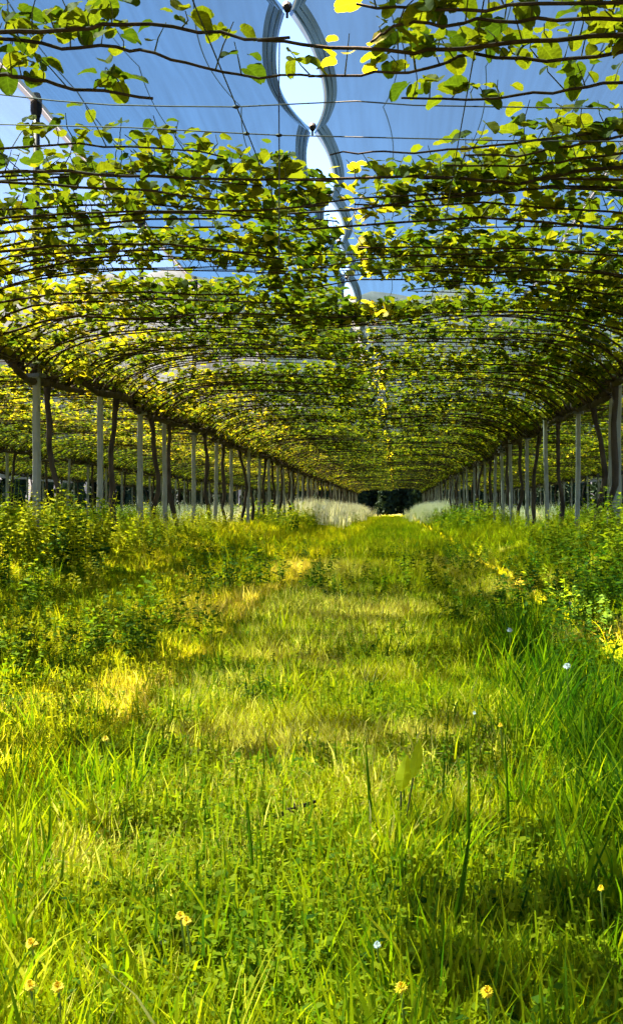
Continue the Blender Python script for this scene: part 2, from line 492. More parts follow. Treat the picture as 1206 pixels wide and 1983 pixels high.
net_panel('hail_net', ROW_L - SP, AISLE - SP, -3, END, M['net_thin'], 'thin pale hail net rising to the second ridge at far left', 'hail nets over the neighbouring aisles', hem=False)
net_panel('hail_net', ROW_R, AISLE + SP, -3, END, M['net'], 'hail net on the far side of the right ridge', 'hail nets over the neighbouring aisles', hem=False)
net_panel('hail_net', ROW_R + SP, AISLE + SP, -3, END, M['net'], 'hail net beyond the right vine row, rising outward', 'hail nets over the neighbouring aisles', hem=False)
for k in (2, 3, 4, 5):
    net_panel('hail_net', ROW_L - (k - 1) * SP, AISLE - k * SP, 6, END, M['net'], 'distant hail net %s aisles to the left, slope facing away' % ('zero one two three four five'.split()[k]), 'hail nets over the outer aisles', hem=False)
    net_panel('hail_net', ROW_L - k * SP, AISLE - k * SP, 6, END, M['net'], 'distant hail net %s aisles to the left, slope facing the aisle' % ('zero one two three four five'.split()[k]), 'hail nets over the outer aisles', hem=False)
for k in (2, 3):
    net_panel('hail_net', ROW_R + (k - 1) * SP, AISLE + k * SP, 6, END, M['net'], 'distant hail net %s aisles to the right, slope facing away' % ('zero one two three'.split()[k]), 'hail nets over the outer aisles', hem=False)
    net_panel('hail_net', ROW_R + k * SP, AISLE + k * SP, 6, END, M['net'], 'distant hail net %s aisles to the right, slope facing the aisle' % ('zero one two three'.split()[k]), 'hail nets over the outer aisles', hem=False)
# seam clips
clip_me = MB().tube([(0, -0.02, 0.0), (0, 0.0, 0.012), (0, 0.02, 0)], [0.012, 0.020, 0.012], 8).tube([(0, 0, 0), (0, 0, -0.035)], 0.006, 6).mesh('seam_clip', M['cap'])
k0 = -6
for i in range(0, 20):
    y = KNOT0 + (i - 2) * KSTEP
    o = link('seam_clip', clip_me, None, (AISLE, y, float(valley_z(y)) + 0.01))
    if i < 12:
        tag(o, 'small dark clip pinching the net seam, %s along the seam' % ords[i], 'clip', 'clips along the net seam')
    else:
        tag(o, 'tiny dark clip on the net seam far down the aisle', 'clip', 'far clips along the net seam')
# ridge tapes with cables
for xr, side in ((ROW_L, 'left'), (ROW_R, 'right')):
    ys = np.linspace(-3, END, 240)
    zz = RIDGE_Z + 0.012 - 0.03 * np.abs(np.sin((ys - 9.5) / 3.9 * math.pi))
    v = np.stack([np.stack([0 * ys + xr - 0.04, ys, zz - 0.015], -1), np.stack([0 * ys + xr, ys, zz + 0.005], -1), np.stack([0 * ys + xr + 0.04, ys, zz - 0.015], -1)], 1).reshape(-1, 3)
    i = np.arange(len(ys) - 1) * 3
    f = np.concatenate([np.stack([i, i + 1, i + 4, i + 3], -1), np.stack([i + 1, i + 2, i + 5, i + 4], -1)])
    o = link('ridge_tape', mesh_np('ridge_tape', v, f, M['ridge_tape']))
    tag(o, 'pale pinkish tape along the net ridge above the %s vine row' % side, 'tape')

# ------------------------------------------------------------------ posts
def post_mesh(w_, h_, seed):
    r = np.random.default_rng(seed)
    mb = MB(); n = 9; b = 0
    for i in range(n):
        t = i / (n - 1); z = -0.15 + (h_ + 0.15) * t
        ww = w_ / 2 * (1 - 0.08 * t); c = ww * 0.7
        ox, oy = r.normal(0, 0.003, 2)
        for (x, y) in ((c, ww), (-c, ww), (-ww, c), (-ww, -c), (-c, -ww), (c, -ww), (ww, -c), (ww, c)):
            mb.v.append(np.array([x + ox, y + oy, z]))
    for i in range(n - 1):
        for s in range(8):
            s2 = (s + 1) % 8
            mb.f.append((i * 8 + s, i * 8 + s2, (i + 1) * 8 + s2, (i + 1) * 8 + s))
    mb.f.append(tuple((n - 1) * 8 + s for s in range(8)))
    return mb.mesh('post', M['post'])
post_me = [post_mesh(0.054, 1.78, s) for s in range(4)]
pole_me = MB().tube([(0, 0, 1.70), (0, 0, 2.8), (0.004, 0, RIDGE_Z - 0.06)], [0.030, 0.028, 0.026], 10).mesh('extension_pole', M['steel'], True)
pcap_me = MB().tube([(0, 0, RIDGE_Z - 0.16), (0, 0, RIDGE_Z - 0.11), (0, 0, RIDGE_Z - 0.02), (0, 0, RIDGE_Z + 0.03)], [0.034, 0.046, 0.046, 0.030], 10).mesh('pole_cap', M['cap'])
brk_me = MB().box((-0.055, -0.055, 1.66), (0.055, 0.055, 1.69)).box((-0.055, -0.055, 1.74), (0.055, 0.055, 1.765)).mesh('collar', M['steel'])
LEFT_D = [-2.1, -0.1, 1.9, 3.8, 5.7, 7.6, 9.5, 11.45, 13.2, 14.95, 17.0]
RIGHT_D = [-2.2, -0.2, 1.9, 4.0, 6.1, 8.6, 11.15, 13.2, 15.7, 18.1, 20.3]
def extend(ds, step):
    ds = list(ds)
    while ds[-1] < END - 3: ds.append(ds[-1] + step + random.uniform(-0.12, 0.12))
    return ds
POS = {'left': extend(LEFT_D, 2.0), 'right': extend(RIGHT_D, 2.05),
       'second left': extend([8.2], 2.0), 'third left': extend([24.3], 2.05), 'second right': extend([14.0], 2.05)}
def in_frame(x, d):
    return d > 2 and -25 < VPX + F * x / d < 1231
def rank_label(row, rank, what):
    if row in ('left', 'right') and rank < 24:
        return '%s, %s from the camera in the %s row' % (what, 'nearest' if rank == 0 else ords[rank], row)
    return None
for row, ds in POS.items():
    rank = 0
    for i, d in enumerate(ds):
        x = ROWS[row] + random.uniform(-0.03, 0.03)
        tall = (row == 'left' and i % 2 == 0) or (row != 'left' and i % 2 == 1)
        e = bpy.data.objects.new('trellis_post', None); COL.objects.link(e)
        e.location = (x, d, 0.04); e.rotation_euler = (random.gauss(0, 0.012), random.gauss(0, 0.017), random.uniform(-0.3, 0.3))
        link('post', post_me[i % 4], e)
        if row == 'right' and d == 11.15: e.scale = (2.0, 2.0, 1.0)
        if tall:
            xp = link('extension_pole', pole_me, e); link('pole_cap', pcap_me, xp); link('collar', brk_me, xp)
        what = 'grey post with tall net pole' if tall else 'short grey post'
        vis = in_frame(x, d)
        lab = rank_label(row, rank, what) if vis else None
        if vis: rank += 1
        if lab: tag(e, lab, 'post', 'trellis posts of the %s row' % row)
        elif vis: tag(e, '%s far down the %s row' % (what, row), 'post', 'far %s of the %s row' % ('pole posts' if tall else 'short posts', row))
        else: tag(e, '%s beside or behind the viewpoint in the %s row' % (what, row), 'post', 'unseen %s of the %s row' % ('pole posts' if tall else 'short posts', row))

# ------------------------------------------------------------------ vines
LV = np.array([[0, 0, 0], [0, .35, -.03], [0, .7, -.05], [0, 1.0, -.14],
               [-.30, -.05, .03], [-.52, .34, .07], [-.40, .74, .0],
               [.30, -.05, .03], [.52, .34, .07], [.40, .74, .0]])
LF = [(0, 1, 5), (0, 5, 4), (1, 2, 6), (1, 6, 5), (2, 3, 6), (0, 8, 1), (0, 7, 8), (1, 8, 9), (1, 9, 2), (2, 9, 3)]
LFa = np.array(LF)
def frames(fwd, up):
    y = fwd / np.linalg.norm(fwd, axis=1)[:, None]
    x = np.cross(y, up); x /= np.linalg.norm(x, axis=1)[:, None] + 1e-9
    z = np.cross(x, y)
    return np.stack([x, y, z], 2)
def join_leaves(pos, Rm, sc, tint, mat, name='foliage'):
    v = pos[:, None, :] + np.einsum('nij,kj->nki', Rm, LV) * sc[:, None, None]
    n = len(pos)
    f = (LFa[None] + (np.arange(n) * len(LV))[:, None, None]).reshape(-1, 3)
    return mesh_np(name, v.reshape(-1, 3), f, mat, tint=np.repeat(tint, len(LV)))

ARCH_X = np.array([0, .12, .3, .55, .9, 1.4, 2.0, 2.5, 2.9])
ARCH_Z = np.array([1.72, 1.86, 1.98, 2.06, 2.10, 2.12, 2.10, 2.06, 2.0])
def arch(u):
    return np.interp(u, ARCH_X, ARCH_Z)

def make_canes(r, ncane, ylo, yhi, reach=2.65):
    """canes in vine space: x across the aisle (+-), y along the row"""
    out = []
    for sgn in (-1, 1):
        for k in range(ncane):
            y = ylo + (yhi - ylo) * (k + r.uniform(0.1, 0.9)) / ncane
            ln = reach * r.uniform(0.72, 1.12)
            us = np.concatenate([[0, .06, .14, .26, .42, .65], np.arange(0.95, ln, 0.32)])
            dr = r.normal(0, 0.14)
            wob = np.cumsum(r.normal(0, 0.022, len(us))); wz = np.cumsum(r.normal(0, 0.011, len(us)))
            lift = r.normal(0, 0.03)
            rise = r.uniform(0.75, 1.25)
            pts = np.stack([sgn * us, y + dr * us + wob, arch(us * rise) + wz + lift * np.clip(us, 0, 1)], 1)
            pts[0, 1] = y; pts[0, 2] = 1.72
            out.append((pts, r.uniform(0.006, 0.0105)))
    return out

def shoots_on(r, pts, step, keep=None, hmax=0.20, nleaf=(3, 6), size=(0.034, 0.080), cup=1.0):
    """young shoots standing along a cane; returns stems and leaves (pos, fwd, up, scale, tint)"""
    stems = []; L = []
    seg = np.linalg.norm(np.diff(pts, axis=0), axis=1); cum = np.concatenate([[0], np.cumsum(seg)])
    s = r.uniform(0, step)
    while s < cum[-1]:
        p = np.array([np.interp(s, cum, pts[:, j]) for j in range(3)])
        s += step * r.uniform(0.5, 1.5)
        if keep is not None and r.uniform() > keep(p[0], p[1]): continue
        h = hmax * r.uniform(0.35, 1.0)
        lean = r.normal(0, 0.5, 2)
        top = p + np.array([lean[0] * h, lean[1] * h, h])
        mid = (p + top) / 2 + np.append(r.normal(0, 0.012, 2), 0)
        stems.append((p, mid, top))
        base_t = np.clip(r.normal(0.42, 0.24), 0, 0.95)
        for q in range(r.integers(*nleaf)):
            t = r.uniform(0.25, 1.05)
            a = r.uniform(0, 2 * math.pi)
            b = p + (top - p) * t
            pet = r.uniform(0.02, 0.06)
            o = np.array([math.cos(a), math.sin(a), r.uniform(-0.15, 0.5)])
            fw = np.array([math.cos(a + r.normal(0, .4)), math.sin(a + r.normal(0, .4)), r.uniform(-0.55, 0.35)])
            up = np.array([r.normal(0, 0.35), r.normal(0, 0.35), 1.0])
            sz = r.uniform(*size) * (1.0 - 0.35 * max(t - 0.6, 0))
            L.append((b + o * pet, fw, up, sz, np.clip(base_t + r.normal(0, .16) + (0.15 if t > 0.9 else 0), 0, 1)))
    return stems, L

def trunk_mesh(r):
    n = 11
    zs = np.linspace(-0.1, 1.72, n)
    wob = np.cumsum(r.normal(0, 0.026, (n, 2)), axis=0)
    wob -= np.linspace(0, 1, n)[:, None] * wob[-1] * 0.6
    top = r.normal(0, 0.05, 2)
    pts = np.stack([wob[:, 0], wob[:, 1] + np.linspace(0.22, 0.0, n) * r.uniform(-0.4, 1.0), zs], 1)
    rad = 0.033 - 0.009 * np.linspace(0, 1, n) + r.normal(0, 0.003, n)
    rad[0] = 0.048; rad[-1] = 0.04
    return MB().tube(pts, rad, 9).mesh('trunk', M['bark'], True), pts[-1]
def cordon_mesh(r, yl, yh, top):
    mb = MB()
    for a in (yl, yh):
        n = 8
        t = np.linspace(0, 1, n)
        pts = np.stack([top[0] * (1 - t) + np.cumsum(r.normal(0, .006, n)), top[1] * (1 - t) + a * t, 1.72 + np.cumsum(r.normal(0, .008, n)) - 0.02 * np.sin(t * 3.1)], 1)
        pts[0, 2] = 1.70
        mb.tube(pts, np.linspace(0.036, 0.022, n) + r.normal(0, .003, n), 8)
    for k in range(26):   # old spurs and stubs
        y = r.uniform(yl, yh); a = r.uniform(0, 6.28); l = r.uniform(0.05, 0.2)
        d = np.array([math.cos(a) * 0.8, r.normal(0, .6), abs(math.sin(a)) * 0.8 - 0.1]) * l
        mb.tube([(0, y, 1.72), np.array([0, y, 1.72]) + d * .6, np.array([0, y, 1.72]) + d + np.array([0, 0, .03])], [0.016, 0.011, 0.007], 5)
    return mb.mesh('cordon', M['bark'], True)

def canes_joined(canes):
    mb = MB()
    for pts, rd in canes:
        mb.tube(pts, np.linspace(rd, rd * 0.5, len(pts)), 5, cap=False)
    return mb.mesh('cane_mass', M['cane'])
def stems_mesh(stems, rd=0.0025):
    mb = MB()
    for p, m, q in stems: mb.tube([p, m, q], [rd * 1.2, rd, rd * 0.7], 3, cap=False)
    return mb.mesh('shoot_stems', M['shoot'])
def leaf_arrays(L):
    pos = np.array([l[0] for l in L]); fw = np.array([l[1] for l in L]); up = np.array([l[2] for l in L])
    return pos, frames(fw, up), np.array([l[3] for l in L]), np.array([l[4] for l in L])

# shared vine variants for everything further than the first few metres
VAR = []
for k in range(7):
    r = np.random.default_rng(100 + k)
    tm, top = trunk_mesh(r)
    cm = cordon_mesh(r, -1.05, 1.05, top)
    canes = make_canes(r, 10, -1.0, 1.0)
    S, L = [], []
    for pts, rd in canes:
        s, l = shoots_on(r, pts, 0.08, hmax=0.20, nleaf=(5, 9), size=(0.036, 0.078)); S += s; L += l
    # leafy spurs over the cordon
    for q in range(40):
        y = r.uniform(-1, 1); s0 = r.choice([-1, 1]) * r.uniform(0, .35)
        s, l = shoots_on(r, np.array([[s0, y, arch(abs(s0))], [s0 + .1, y + .05, arch(abs(s0)) + .02]]), 0.06, hmax=0.2); S += s; L += l
    VAR.append(dict(trunk=tm, cordon=cm, canes=canes, cane_mass=canes_joined(canes), stems=stems_mesh(S), leaves=join_leaves(*leaf_arrays(L), M['leaf']), n=len(L)))
    VAR[-1]['cane_me'] = [MB().tube(p, np.linspace(rd, rd * .5, len(p)), 6).mesh('cane', M['cane'], True) for p, rd in canes] if k < 7 else None

r = np.random.default_rng(190)
S, L = [], []
for q in range(95):
    y = r.uniform(-1.05, 1.05); u = r.uniform(0.0, .8)
    s_, l_ = shoots_on(r, np.array([[-u, y, arch(u)], [-u + .1, y + .05, arch(u) + .02]]), 0.06, hmax=0.2); S += s_; L += l_
EDGE = join_leaves(*leaf_arrays(L), M['leaf'])
S, L = [], []
for q in range(48):
    y = r.uniform(-1.05, 1.05); u = r.uniform(1.9, 2.36)
    s_, l_ = shoots_on(r, np.array([[u, y, arch(u)], [u + .1, y + .05, arch(u) + .02]]), 0.06, hmax=0.16, size=(0.036, 0.078)); S += s_; L += l_
SHADE_STRIP = join_leaves(*leaf_arrays(L), M['leaf'])  # mid-aisle leaves added to cast a lengthwise ground shadow, also filling the canopy
over = {}
def vine_empty(row, x, d, rank, vis):
    e = bpy.data.objects.new('kiwi_vine', None); COL.objects.link(e)
    e.location = (x, d, 0.04)
    lab = rank_label(row, rank, 'dark crooked kiwi vine trunk with leafy canes') if vis else None
    if lab: tag(e, lab, 'vine', 'kiwi vines of the %s row' % row)
    elif vis: tag(e, 'dark kiwi vine far down the %s row' % row, 'vine', 'far kiwi vines of the %s row' % row)
    elif d < 9 and d > 1:
        over[row] = over.get(row, 0) + 1
        tag(e, 'kiwi vine rooted outside the frame at %s, %s set of canes from the top' % (row, ords[over[row] - 1]), 'vine', 'overhead kiwi vines of the %s row' % row)
    elif d <= 1: tag(e, 'kiwi vine of the %s row standing behind the viewpoint' % row, 'vine', 'kiwi vines behind the viewpoint in the %s row' % row)
    else: tag(e, 'kiwi vine of the %s row rooted outside the frame' % row, 'vine', 'outer kiwi vines of the %s row' % row)
    return e

NEAR_LIM = 8.3
near_vines = []
ntot = 0
for row, ds in POS.items():
    rank = 0
    for i, d in enumerate(ds):
        dv = d + (random.uniform(0.38, 0.6) if row != 'right' else (random.uniform(-1.15, -0.85) if d > 12 else -0.35))
        x = ROWS[row] + random.uniform(-0.03, 0.05)
        vis = in_frame(x, dv)
        e = vine_empty(row, x, dv, rank, vis)
        if vis: rank += 1
        V = VAR[(i * 3 + len(row)) % 7]
        link('trunk', V['trunk'], e); link('cordon', V['cordon'], e)
        if row in ('left', 'right') and 1.0 < dv < NEAR_LIM:
            near_vines.append((row, e, dv)); continue
        if random.random() < 0.5 and not (row in ('left', 'right') and dv < 26): e.rotation_euler.z = math.pi
        if row == 'left' and dv < 20: link('extra_foliage', SHADE_STRIP, e)['kind'] = 'stuff'
        if row == 'right' and dv < 26: link('extra_foliage', EDGE, e)['kind'] = 'stuff'
        e.scale = (1, 1, random.uniform(0.97, 1.03))
        if row in ('left', 'right') and 0 < dv < 30:
            for cme in V['cane_me']: link('cane', cme, e)
        else:
            link('cane_mass', V['cane_mass'], e)['kind'] = 'stuff'
        link('shoot_stems', V['stems'], e)['kind'] = 'stuff'
        link('foliage', V['leaves'], e)['kind'] = 'stuff'
        ntot += 1

# --- near vines: built in place, leaves as single objects
leaf_me = []
for k in range(10):
    r = np.random.default_rng(300 + k)
    # rounded heart outline with a folded midrib and a wavy, slightly toothed margin
    nn = 12; v = [(0, 0, 0)]; LFn = []
    wv = r.uniform(.86, 1.08); fold = r.uniform(.08, .6); droop = r.uniform(.05, .5); ph = r.uniform(0, 6, 2)
    mid = [(0, t, -droop * t * t) for t in np.linspace(0.0, 1.0, 7)]
    v = list(mid)
    for sg_ in (-1, 1):
        b0 = len(v)
        for q in range(nn):
            th = math.pi * (q + 0.5) / nn            # 0 at the base notch, pi at the tip
            rr_ = 0.53 * (1 + (0.03 if q % 2 else -0.02))
            xx = rr_ * math.sin(th) ** 0.85 * (1.06 - .18 * (th / math.pi)); yy = .5 - .56 * math.cos(th) - (.05 if q < 2 else 0)
            v.append((sg_ * wv * xx, yy, fold * xx - droop * max(yy, 0) ** 2 + .03 * math.sin(q * 1.3 + ph[0 if sg_ < 0 else 1])))
        m_of = [min(6, max(0, int(round((.5 - .5 * math.cos(math.pi * (q + .5) / nn)) * 6)))) for q in range(nn)]
        for q in range(nn - 1):
            tri = [m_of[q], b0 + q, b0 + q + 1]
            LFn.append(tuple(tri if sg_ > 0 else tri[::-1]))
            if m_of[q + 1] != m_of[q]:
                tri = [m_of[q], b0 + q + 1, m_of[q + 1]]
                LFn.append(tuple(tri if sg_ > 0 else tri[::-1]))
        tri = [m_of[-1], b0 + nn - 1, 6]
        if m_of[-1] != 6: LFn.append(tuple(tri if sg_ > 0 else tri[::-1]))
    v = np.array(v, float)
    me = mesh_np('leaf', v, LFn, M['leaf_near'], tint=np.full(len(v), r.uniform(0.0, 0.65)))
    leaf_me.append(me)

def kp(x, d):
    """how leafy the canopy is at a spot over the aisle"""
    px = VPX + F * x / d; py = VPY - F * 1.45 / d
    if -0.45 < x < -0.2 and 4.7 < d < 9: return 0.3
    if d < 3.25: return 0.95 if -1.08 < x < -0.2 else 0.04  # dense unseen patch overhead, added to shade the right foreground
    if py < 200:
        if px < 250: return 0.95
        if px > 1000: return 0.8
        if px > 640: return 0.85
        return 0.2
    if py < 285:
        if px > 1000: return 0.6
        if px < 330: return 0.5
        return 0.14
    if py < 335:
        if px > 960: return 0.9
        if px < 420: return 0.85
        return 0.45
    if py < 470:
        return 0.95 if px > 700 else (0.7 if px < 480 else 0.8)
    if py < 540:
        return 1.0 if px > 620 else 0.75
    return 1.0

HAND = [  # canes seen against the net near the top of the photo: pixel run, distance, owner row, radius
    ([(560, 80), (430, 66), (290, 40), (200, 50), (120, 60), (0, 62)], 3.6, 'left', 0.0085),
    ([(620, 150), (500, 146), (390, 128), (300, 103), (225, 88), (120, 92), (0, 75)], 3.8, 'left', 0.007),
    ([(300, 190), (200, 178), (110, 165), (40, 150), (0, 145)], 4.05, 'left', 0.009),
    ([(500, 74), (640, 90), (800, 99), (900, 90), (1020, 80), (1206, 68)], 3.62, 'right', 0.009),
    ([(600, 147), (700, 145), (790, 140), (850, 122), (915, 106), (1060, 117), (1206, 100)], 3.8, 'right', 0.007),
    ([(720, 86), (745, 62), (775, 46), (860, 48), (960, 40), (1080, 35), (1206, 38)], 3.45, 'right', 0.007),
    ([(690, 8), (800, 14), (900, 20), (1030, 8), (1206, 5)], 3.36, 'right', 0.007),
    ([(780, 190), (900, 192), (1000, 188), (1100, 172), (1206, 160)], 4.12, 'right', 0.007),
    ([(640, 352), (500, 348), (350, 345), (200, 338), (100, 330), (0, 334)], 5.2, 'left', 0.009),
    ([(560, 350), (700, 344), (850, 342), (940, 350), (1000, 356), (1060, 342), (1206, 324)], 5.2, 'right', 0.010),
    ([(430, 385), (300, 372), (150, 360), (0, 352)], 5.35, 'left', 0.008),
    ([(430, 300), (300, 286), (150, 280), (0, 288)], 4.85, 'left', 0.006),
    ([(640, 300), (720, 292), (800, 296), (900, 286), (1040, 272), (1206, 250)], 4.7, 'right', 0.006),
    ([(900, 300), (1000, 300), (1100, 285), (1206, 262)], 4.75, 'right', 0.007),
    ([(860, 318), (1000, 322), (1120, 308), (1206, 296)], 4.9, 'right', 0.007),
]
allL = {id(e): [] for _, e, _ in near_vines}
allS = {id(e): [] for _, e, _ in near_vines}
r = np.random.default_rng(77)
def owner(row, d):
    c = [v for v in near_vines if v[0] == row]
    return min(c, key=lambda v: abs(v[2] - d))[1]
def add_cane(e, pts_world, rd, step, nl=(3, 7), hmax=0.13):
    base = np.array(e.location)
    loc = pts_world - base
    link('cane', MB().tube(loc, np.linspace(rd * 0.55, rd, len(loc)), 7).mesh('cane', M['cane'], True), e)
    s, l = shoots_on(r, pts_world, step, keep=kp, hmax=hmax, nleaf=nl)
    allS[id(e)] += s; allL[id(e)] += l
for run, d, row, rd in HAND:
    e = owner(row, d)
    xr = ROWS[row]; sg = 1 if row == 'left' else -1
    pts = [P(px, py, d + 0.05 * math.sin(i * 1.7)) for i, (px, py) in enumerate(run)]
    # subdivide with knuckly wobble
    fine = []
    for a, b in zip(pts[:-1], pts[1:]):
        for t in (0, .33, .66): fine.append(a + (b - a) * t + r.normal(0, 0.004, 3))
    fine.append(pts[-1])
    x0 = fine[-1][0]; z0 = fine[-1][2]; dd = fine[-1][1]
    for u in (1.2, .9, .6, .35, .15, 0.0):
        xx = xr + sg * u
        if (xx - x0) * sg > -0.1: continue
        fine.append(np.array([xx, dd + r.normal(0, .02), arch(u) if u < .6 else max(arch(u), z0 - 0.05)]))
    add_cane(e, np.array(fine), rd, 0.065 if d < 5 else 0.06)
# ordinary canes of the near vines
for row, e, dv in near_vines:
    xr = ROWS[row]; sg = 1 if row == 'left' else -1
    base = np.array(e.location)
    rr = np.random.default_rng(int(dv * 100))
    for pts, rd in make_canes(rr, 11, -1.05, 1.05):
        wp = pts + base
        inward = (pts[-1, 0] > 0) == (sg > 0)
        dm = wp[len(wp) // 2, 1]
        if inward and 3.0 < dm < 5.25: continue          # open sky window seen at the top of the photo
        shade = inward and dm <= 3.0  # unseen overhead canes, leafed more densely to darken the ground below
        k = 0.045 if shade else 0.06
        link('cane', MB().tube(pts, np.linspace(rd, rd * .5, len(pts)), 6).mesh('cane', M['cane'], True), e)
        s, l = shoots_on(r, wp, k, keep=kp if inward else None, hmax=0.16, nleaf=(4, 8) if row == 'left' else (5, 11), size=(0.034, 0.078))
        allS[id(e)] += s; allL[id(e)] += l
# a dense leafy edge close to the right-hand cordon
    for q in range(80 if row == 'right' else 25):
        y = rr.uniform(-1.05, 1.05); u = rr.uniform(0, .8)
        s, l = shoots_on(r, base + np.array([[-u if row == 'right' else u, y, arch(u)], [(-u if row == 'right' else u) + .1, y + .05, arch(u) + .02]]), 0.06, hmax=0.18)
        allS[id(e)] += s; allL[id(e)] += l
for row, e, dv in near_vines:
    if row == 'left' and dv > 5.4: link('extra_foliage', SHADE_STRIP, e)['kind'] = 'stuff'
    L = allL[id(e)]; S = allS[id(e)]
    if not L: continue
    base = np.array(e.location)
    pos, Rm, sc, ti = leaf_arrays(L)
    # the leaves that show largest become parts of their own
    dd = np.maximum(pos[:, 1], 0.5)
    px = VPX + F * pos[:, 0] / dd; py = VPY - F * (pos[:, 2] - CAM_Z) / dd
    seen = (px > -40) & (px < 1246) & (py > -60) & (pos[:, 1] > 2)
    score = np.where(seen, sc / dd, 0)
    order = np.argsort(-score)
    pick = [i for i in order[:290] if score[i] * F > 12]
    rest = np.setdiff1d(np.arange(len(L)), pick)
    for i in pick:
        k = int(np.clip(ti[i] * 10 + r.normal(0, 2), 0, 9))
        o = link('leaf', leaf_me[k], e)
        m = Matrix(Rm[i].tolist()).to_4x4()
        o.matrix_local = Matrix.Translation(Vector(pos[i] - base)) @ m @ Matrix.Scale(sc[i], 4)
    if len(rest):
        link('foliage', join_leaves(pos[rest] - base, Rm[rest], sc[rest], ti[rest], M['leaf']), e)['kind'] = 'stuff'
    link('shoot_stems', stems_mesh([(a - base, b - base, c - base) for a, b, c in S]), e)['kind'] = 'stuff'

# ------------------------------------------------------------------ trellis wires
def wire(pts, label, rd=0.002, group=None, knots=()):
    mb = MB().tube(pts, rd, 5)
    o = mb.build('trellis_wire', M['wire'])
    tag(o, label, 'wire', group)
    for k in knots:
        link('wire_knot', MB().tube([k - np.array([.012, 0, 0]), k, k + np.array([.012, 0, 0])], [.004, .008, .004], 6).mesh('wire_knot', M['cap']), o)
    return o
def run(pix, d): return [P(a, b, d) for a, b in pix]
p4 = run([(0, 183), (105, 195), (210, 203), (330, 206), (457, 207), (600, 200), (690, 196), (800, 204), (960, 207), (1206, 211)], 4.3)
wire([np.array([ROW_L, 4.3, 1.86]), np.array([-2.2, 4.3, 2.09])] + p4 + [np.array([ROW_R, 4.3, 1.86])], 'upper of two taut bare wires crossing the blue net', 0.0028, None, [p4[4]])
p5 = run([(0, 241), (250, 247), (477, 259), (540, 262), (750, 267), (960, 272), (1206, 274)], 4.6)
wire([np.array([ROW_L, 4.6, 1.86]), np.array([-2.2, 4.6, 2.09])] + p5 + [np.array([ROW_R, 4.6, 1.86])], 'lower of two taut bare wires crossing the blue net', 0.0028, None, [p5[2], p5[3]])
names = {-1.6: 'leftmost', -0.57: 'left of the seam', 0.25: 'right of the seam', 1.25: 'rightmost'}
for xw, nm in names.items():
    ys = np.linspace(-2, END, 70)
    pts = [np.array([xw, y, 2.095 + 0.012 * math.sin(y * 1.6 + xw)]) for y in ys]
    wire(pts, 'thin wire running along the aisle under the net, ' + nm, 0.0024)
for xw in (ROW_L, ROW_R):
    ys = np.linspace(-2, END, 60)
    wire([np.array([xw + 0.03, y, 1.76]) for y in ys], 'wire along the cordons of the %s vine row' % ('left' if xw < 0 else 'right'), 0.0025)
for q, yw in enumerate((7.2, 9.6, 12.2, 15.0, 18.2)):
    pts = [np.array([ROW_L, yw, 1.87])] + [np.array([x, yw, 2.1 + 0.01 * math.sin(x * 3 + q)]) for x in np.linspace(-2.2, 1.4, 9)] + [np.array([ROW_R, yw, 1.87])]
    wire(pts, 'cross wire between the rows half hidden in leaves, %s beyond the bare pair' % ords[q], 0.0024)
vt = [P(541, 78, 5.0), P(540, 200, 5.0), P(541, 330, 5.0), P(540, 500, 5.0)]
wire(vt, 'thin vertical tie wire hanging from the net seam', 0.0028)

# ------------------------------------------------------------------ ground cover
def blades(r, n, rad, hlo, hhi, wid, lean=0.5, curl=0.5, seg=3, flat=False):
    V = []; Fc = []; T = []
    for i in range(n):
        a = r.uniform(0, 6.28); q = rad * math.sqrt(r.uniform())
        b = np.array([q * math.cos(a), q * math.sin(a), -0.01])
        h = r.uniform(hlo, hhi); wd = wid * r.uniform(0.6, 1.3)
        da = r.uniform(0, 6.28); ln = abs(r.normal(0, lean)); cu = abs(r.normal(0, curl))
        dirh = np.array([math.cos(da), math.sin(da), 0])
        fa = r.uniform(0, 6.28)
        side = np.array([math.cos(fa), math.sin(fa), 0])
        s0 = len(V)
        p = b.copy(); ang = ln
        for k in range(seg + 1):
            t = k / seg
            ww = wd * (1 - t ** 1.6) * 0.5 + 0.0003
            V.append(p - side * ww); V.append(p + side * ww)
            ang2 = ang + cu * t * 1.3
            p = p + (h / seg) * (dirh * math.sin(ang2) + np.array([0, 0, math.cos(ang2)]))
        for k in range(seg):
            Fc.append((s0 + 2 * k, s0 + 2 * k + 1, s0 + 2 * k + 3, s0 + 2 * k + 2))
    return np.array(V), np.array(Fc)

def patch(seed, ntuft, prad, *a, **k):
    """several tufts merged into one patch"""
    r = np.random.default_rng(seed)
    VV, FF = [], []; off = 0
    for j in range(ntuft):
        V, Fc = blades(r, *a, **k)
        an = r.uniform(0, 6.28); q = prad * math.sqrt((j + r.uniform()) / ntuft)
        V = V * r.uniform(.7, 1.25) + np.array([q * math.cos(an * 1.0 + j * 2.4), q * math.sin(an * 1.0 + j * 2.4), 0])
        VV.append(V); FF.append(Fc + off); off += len(V)
    return np.concatenate(VV), np.concatenate(FF)

